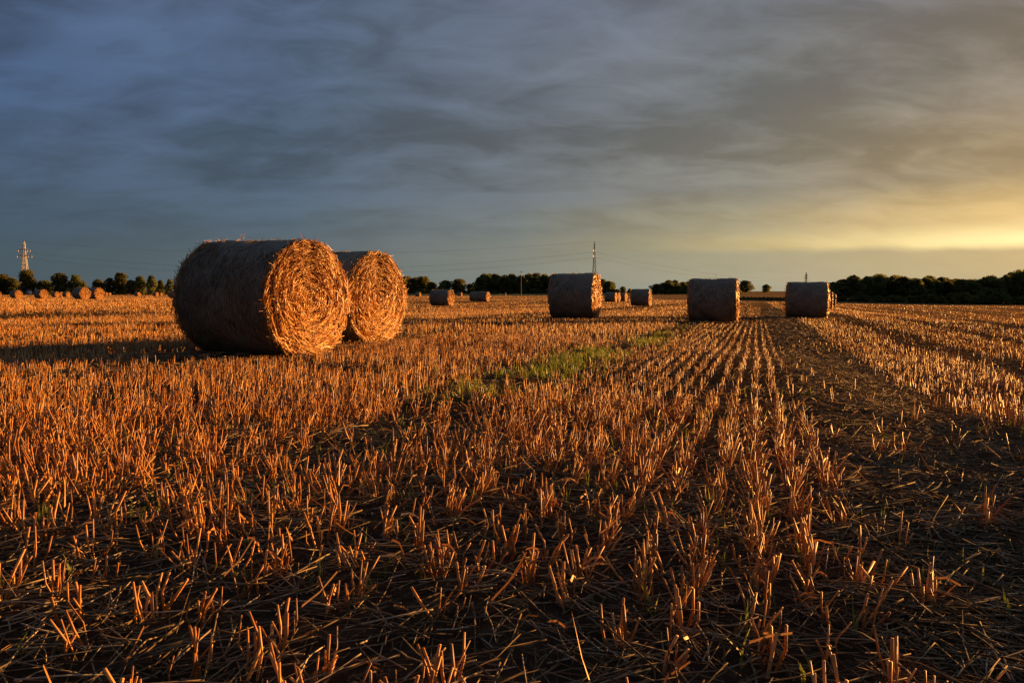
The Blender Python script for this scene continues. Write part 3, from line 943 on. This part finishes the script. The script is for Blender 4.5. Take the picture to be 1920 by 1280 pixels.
# low dark wood in the middle
def wood(tops, step, wpx, d0, dj, kinds, name, label, group, rowsd=(0, 14)):
    px0, px1 = tops[0][0], tops[-1][0]
    for rr_ in rowsd:
        px = px0 + (step * 0.5 if rr_ else 0)
        while px <= px1:
            yt = np.interp(px, [a for a, _ in tops], [b for _, b in tops]) + random.uniform(-2.2, 5.0) + (0 if rr_ else 2.0)
            plant_tree(name, px, yt, wpx * random.uniform(.85, 1.25), d0 + rr_ + random.uniform(-dj, dj), random.choice(kinds), label, group)
            px += step * random.uniform(.75, 1.25)
wood([(758, 513), (775, 516), (795, 518), (812, 530)], 15, 24, 425, 6, ['round'], 'woodland_tree',
     'dark broadleaf tree of the clump just past the second big bale', 'trees of the clump past the second big bale')
plant_tree('woodland_tree', 835, 526, 34, 430, 'round', 'low round tree between the clump and the wood, nearer the clump', 'round trees between clump and wood')
plant_tree('woodland_tree', 859, 523, 34, 432, 'round', 'rounded tree beside the wood, the taller of two domes', 'round trees between clump and wood')
plant_tree('woodland_tree', 882, 532, 20, 432, 'round', 'small round tree against the edge of the low dark wood', 'round trees between clump and wood')
wood([(900, 519), (912, 514), (950, 513), (1000, 513), (1035, 515), (1060, 515), (1100, 514), (1130, 521), (1145, 528)], 15, 27, 420, 6, ['round', 'round', 'tall'], 'woodland_tree',
     'dark broadleaf tree massed in the low wood behind the utility pole', 'trees of the low wood behind the pole')
for px in range(765, 1160, 13):
    plant_tree('woodland_bush', px + random.uniform(-3, 3), 542 + random.uniform(-3, 2), 24, 412, 'bush', 'dark bush at the sunless foot of the low wood', 'bushes along the low wood', 'bush')
plant_tree('distant_tree', 1167, 537, 13, 620, 'round', 'tiny distant round tree between the wood and the next bale', 'lone distant trees')
plant_tree('distant_tree', 1180, 541, 10, 620, 'round', 'tiniest distant bush-like tree on the skyline', 'lone distant trees')
wood([(1230, 532), (1245, 528), (1270, 527), (1300, 527), (1340, 527), (1370, 529)], 14, 24, 440, 6, ['round'], 'woodland_tree',
     'dark tree of the copse behind the bale at the green track', 'trees of the copse behind the green track bale')
plant_tree('distant_tree', 1396, 526, 32, 445, 'round', 'rounded tree standing out past the copse behind the bale', 'lone distant trees')
plant_tree('distant_tree', 1436, 533, 19, 480, 'round', 'lone small dome-shaped tree on the skyline between two bales', 'lone distant trees')
for px in range(1228, 1385, 14):
    plant_tree('woodland_bush', px, 542, 24, 432, 'bush', 'dark bush at the foot of the copse behind the bales', 'bushes along the copse', 'bush')
# dark low shrubs in the ditch
for k in range(13):
    px = 1386 + k * 7.6
    plant_tree('ditch_shrub', px, 556.5 + 1.6 * abs(k - 6) / 6 + random.uniform(-.6, .6), 14, 226 + random.uniform(-1, 1), 'bush', 'low dark shrub growing in the ditch between two large bales', 'shrubs in the ditch', 'shrub')
# long wood on the right
tops = [(1548, 533), (1565, 527), (1590, 518), (1625, 518), (1665, 515), (1700, 519), (1740, 519), (1785, 523), (1830, 521), (1872, 519), (1890, 513), (1925, 507), (1975, 512)]
wood(tops, 23, 40, 238, 4, ['round', 'tall', 'tall', 'round'], 'woodland_tree', 'dark backlit tree massed in the long wood at the field edge', 'trees of the long wood', rowsd=(0, 13, 28))
for px, yt in ((1888, 512), (1904, 514), (1919, 506), (1935, 510)):
    plant_tree('pine_tree', px, yt, 22, 250, 'pine', 'pointed conifer rising above the broadleaf trees of the long wood', 'conifers in the long wood')
for px in range(1552, 1990, 15):
    plant_tree('woodland_bush', px + random.uniform(-4, 4), 551 + random.uniform(-7, 6), 34, 228 + random.uniform(-1, 1.5), 'bush', 'dark bush along the foot of the long wood', 'bushes along the long wood', 'bush')

# ------------------------------------------------------------------ grass verge before the low wood: a low bank
xs, rowsv = np.linspace(ground_pt(650, 360)[0], ground_pt(1180, 360)[0], 120), []
prof = [(-4, 0.0), (-3.0, 0.35), (-1.0, 0.62), (2.0, 0.75), (6, 0.7), (9, 0.0)]
V = []
for x in xs:
    for dy, hz in prof:
        yy = 366 + dy
        V.append((x, yy, float(terrain(x, yy)[0]) - 0.15 + hz * (0.85 + 0.3 * float(vnoise(np.array([x * .4]), np.array([yy * .4]), 5)[0]))))
m_ = len(prof)
i = np.arange(len(xs) - 1)[:, None]; j = np.arange(m_ - 1)[None]
q = np.stack([i * m_ + j, (i + 1) * m_ + j, (i + 1) * m_ + j + 1, i * m_ + j + 1], -1).reshape(-1, 4)
o = link('grass_verge', build_mesh('grass_verge', np.array(V), [q], M_VERGE, smooth=True))
tag(o, kind='structure')

# ------------------------------------------------------------------ pylons and wires
def bars(segs, r):
    Pn = np.array(segs, float); rd = np.full((len(segs), 2), r)
    return tubes(Pn, rd, 4, cap=False)
def pylon(px, ytop, d, rz, label, thick=1.0, M_STEEL=M_STEEL, slim=1.0):
    x, y = ground_pt(px, d)
    z = float(terrain(x, y)[0])
    H = CAM_H + d * (HORY - ytop) / FPX - z
    e = empty('electricity_pylon', (x, y, z), rz)
    tag(e, label, 'pylon', 'lattice pylons of the power line')
    half = lambda zz: slim * H * (0.062 * (1 - zz / H) ** 1.25 + 0.012)
    lv = [H * f for f in (0, .13, .25, .36, .46, .55, .63, .70, .77, .84, .90, .95)]
    rr = 0.0042 * H * thick
    for sx in (-1, 1):
        for sy in (-1, 1):
            V, F, r = bars([((sx * half(a), sy * half(a), a), (sx * half(b), sy * half(b), b)) for a, b in zip(lv[:-1], lv[1:])] + [((sx * half(lv[-1]), sy * half(lv[-1]), lv[-1]), (0, 0, H))], rr)
            link('leg', build_mesh('pylon_leg', V, F, M_STEEL), e)
    br = []
    for a, b in zip(lv[:-1], lv[1:]):
        ha, hb = half(a), half(b)
        for s in (-1, 1):
            br += [((-ha, s * ha, a), (hb, s * hb, b)), ((ha, s * ha, a), (-hb, s * hb, b)), ((s * ha, -ha, a), (s * hb, hb, b)), ((s * ha, ha, a), (s * hb, -hb, b))]
            br += [((-hb, s * hb, b), (hb, s * hb, b)), ((s * hb, -hb, b), (s * hb, hb, b))]
    V, F, r = bars(br, rr * 0.6)
    link('bracing', build_mesh('pylon_bracing', V, F, M_STEEL), e)
    tips = []
    for fz, wd in ((.72, .13), (.83, .105)):
        za = H * fz; w_ = H * wd
        for s in (-1, 1):
            hb = half(za)
            sg = []
            for sy in (-1, 1):
                sg += [((s * hb, sy * hb, za), (s * w_, 0, za)), ((s * hb * .8, sy * hb * .8, za + H * .03), (s * w_, 0, za))]
                for f in (.33, .66):
                    ax = hb + (w_ - hb) * f
                    sg.append(((s * ax, sy * hb * (1 - f), za), (s * ax, sy * hb * .8 * (1 - f), za + H * .03 * (1 - f))))
            V, F, r = bars(sg, rr * 0.75)
            link('crossarm', build_mesh('pylon_crossarm', V, F, M_STEEL), e)
            ins = [((s * w_ * f, 0, za), (s * w_ * f, 0, za - H * .035)) for f in (1.0, 0.55)]
            for sg2 in ins:
                V, F, r = bars([sg2], rr * 0.7)
                link('insulator', build_mesh('pylon_insulator', V, F, M_CERAMIC), e)
                tips.append(Vector(sg2[1]))
    mat = Matrix.Translation((x, y, z)) @ Matrix.Rotation(rz, 4, 'Z')
    tips = [mat @ v for v in tips]
    return e, tips, mat @ Vector((0, 0, H))
e1, t1, a1 = pylon(50, 453, 730, R_(8), 'sunlit lattice pylon with two cross arms behind the tall rounded tree', 1.25)
e2, t2, a2 = pylon(1114, 453, 690, R_(74), 'slim lattice pylon seen edge on behind a large dark-sided bale', 0.8, M_BACKLITSTEEL, 0.68)
e3, t3, a3 = pylon(1510, 510.5, 1500, R_(20), 'tiny distant pylon on the skyline over the bale by the wood corner', 1.6, M_BACKLITSTEEL)
e4, t4, a4 = pylon(44, 505, 1500, R_(8), 'tiny distant pylon mostly hidden behind the tall rounded tree', 1.6)

def wire(a, b, sag, r, label):
    pts = []
    for k in range(33):
        s = k / 32
        p = a.lerp(b, s)
        p.z -= sag * 4 * s * (1 - s)
        pts.append(p)
    segs = [(pts[k], pts[k + 1]) for k in range(32)]
    o0 = np.array(pts[0])
    Pn = np.array([[[*p], [*q_]] for p, q_ in segs]) - o0
    V, F, r_ = tubes(Pn, np.full((32, 2), r), 4, cap=False)
    o = link('power_line', build_mesh('power_line', V, F, M_WIRE), loc=o0)
    tag(o, label, 'power line', 'wires strung between the pylons')
for k in range(0, 8, 2):
    wire(t1[k], t2[(k + 1) % 8], 15, 0.03, 'thin sagging wire from the sunlit pylon to the edge-on pylon')
for k in range(0, 8, 2):
    wire(t2[k], t3[k], 11, 0.045, 'thin wire dropping from the edge-on pylon to the tiny distant pylon over the bale')
wire(a1, a2, 11, 0.04, 'earth wire joining the tops of the sunlit and edge-on pylons')
wire(a2, a3, 9, 0.05, 'earth wire from the top of the edge-on pylon to the tiny distant one')

# ------------------------------------------------------------------ utility pole, marker post, house
x, y = ground_pt(977, 330); z = float(terrain(x, y)[0])
Hp = CAM_H + 330 * (HORY - 508) / FPX - z
e = tag(empty('utility_pole', (x, y, z), R_(15)), 'slim wooden utility pole standing before the low dark wood', 'pole')
V, F, r = tubes(np.array([[[0, 0, -.3], [0, 0, Hp]]], float), np.array([[.17, .11]]), 8)
link('pole', build_mesh('utility_pole', V, F, M_WOODPOLE), e)
V, F, r = bars([((-.7, 0, Hp - .5), (.7, 0, Hp - .5))], .07)
arm = link('crossarm', build_mesh('pole_crossarm', V, F, M_WOODPOLE), e)
for s in (-.62, 0, .62):
    V, F, r = tubes(np.array([[[s, 0, Hp - .46], [s, 0, Hp - .2]]], float), np.array([[.06, .05]]), 6)
    link('insulator', build_mesh('pole_insulator', V, F, M_CERAMIC), arm)
def boxv(cx, cy, cz, sx, sy, sz):
    v = np.array([[a, b_, c] for a in (-.5, .5) for b_ in (-.5, .5) for c in (-.5, .5)]) * [sx, sy, sz] + [cx, cy, cz]
    f = np.array([[0, 1, 3, 2], [4, 6, 7, 5], [0, 4, 5, 1], [2, 3, 7, 6], [0, 2, 6, 4], [1, 5, 7, 3]])
    return v, [f]
V, F, r = tubes(np.array([[[.0, -.28, Hp - 1.9], [.0, -.28, Hp - 1.85], [.0, -.28, Hp - 1.2], [0, -.28, Hp - 1.12]]], float), np.array([[.12, .21, .21, .1]]), 10)
link('transformer', build_mesh('pole_transformer', V, F, M_CERAMIC, smooth=False), e)
x, y = ground_pt(948, 300); z = float(terrain(x, y)[0])
e = tag(empty('marker_post', (x, y, z)), 'short orange marker post at the field edge before the green verge', 'post')
V, F, r = tubes(np.array([[[0, 0, -.1], [0, 0, 1.15]]], float), np.array([[.17, .16]]), 8)
link('post', build_mesh('marker_post', V, F, M_ORANGE), e)
V, F, r = tubes(np.array([[[0, 0, 1.151], [0, 0, 1.25]]], float), np.array([[.19, .10]]), 8)
link('cap', build_mesh('marker_cap', V, F, M_CERAMIC), e)

x, y = ground_pt(56.5, 434); z = float(terrain(x, y)[0])
e = tag(empty('farm_shed', (x, y, z), R_(-20)), 'small white farm shed peeping out below the tall rounded tree', 'shed')
V, F = boxv(0, 0, 1.1, 1.5, 2.0, 2.2); link('wall', build_mesh('shed_wall', V, F, M_PLASTER), e)
V = np.array([[-.95, -1.2, 2.203], [.95, -1.2, 2.203], [0, -1.2, 3.0], [-.95, 1.2, 2.203], [.95, 1.2, 2.203], [0, 1.2, 3.0]])
link('roof', build_mesh('shed_roof', V, [np.array([[0, 1, 2], [3, 5, 4]]), np.array([[0, 2, 5, 3], [1, 4, 5, 2], [0, 3, 4, 1]])], M_TILE), e)
V, F = boxv(0.2, -1.015, .9, 0.7, 0.04, 1.7); link('door', build_mesh('shed_door', V, F, M_TILE), e)
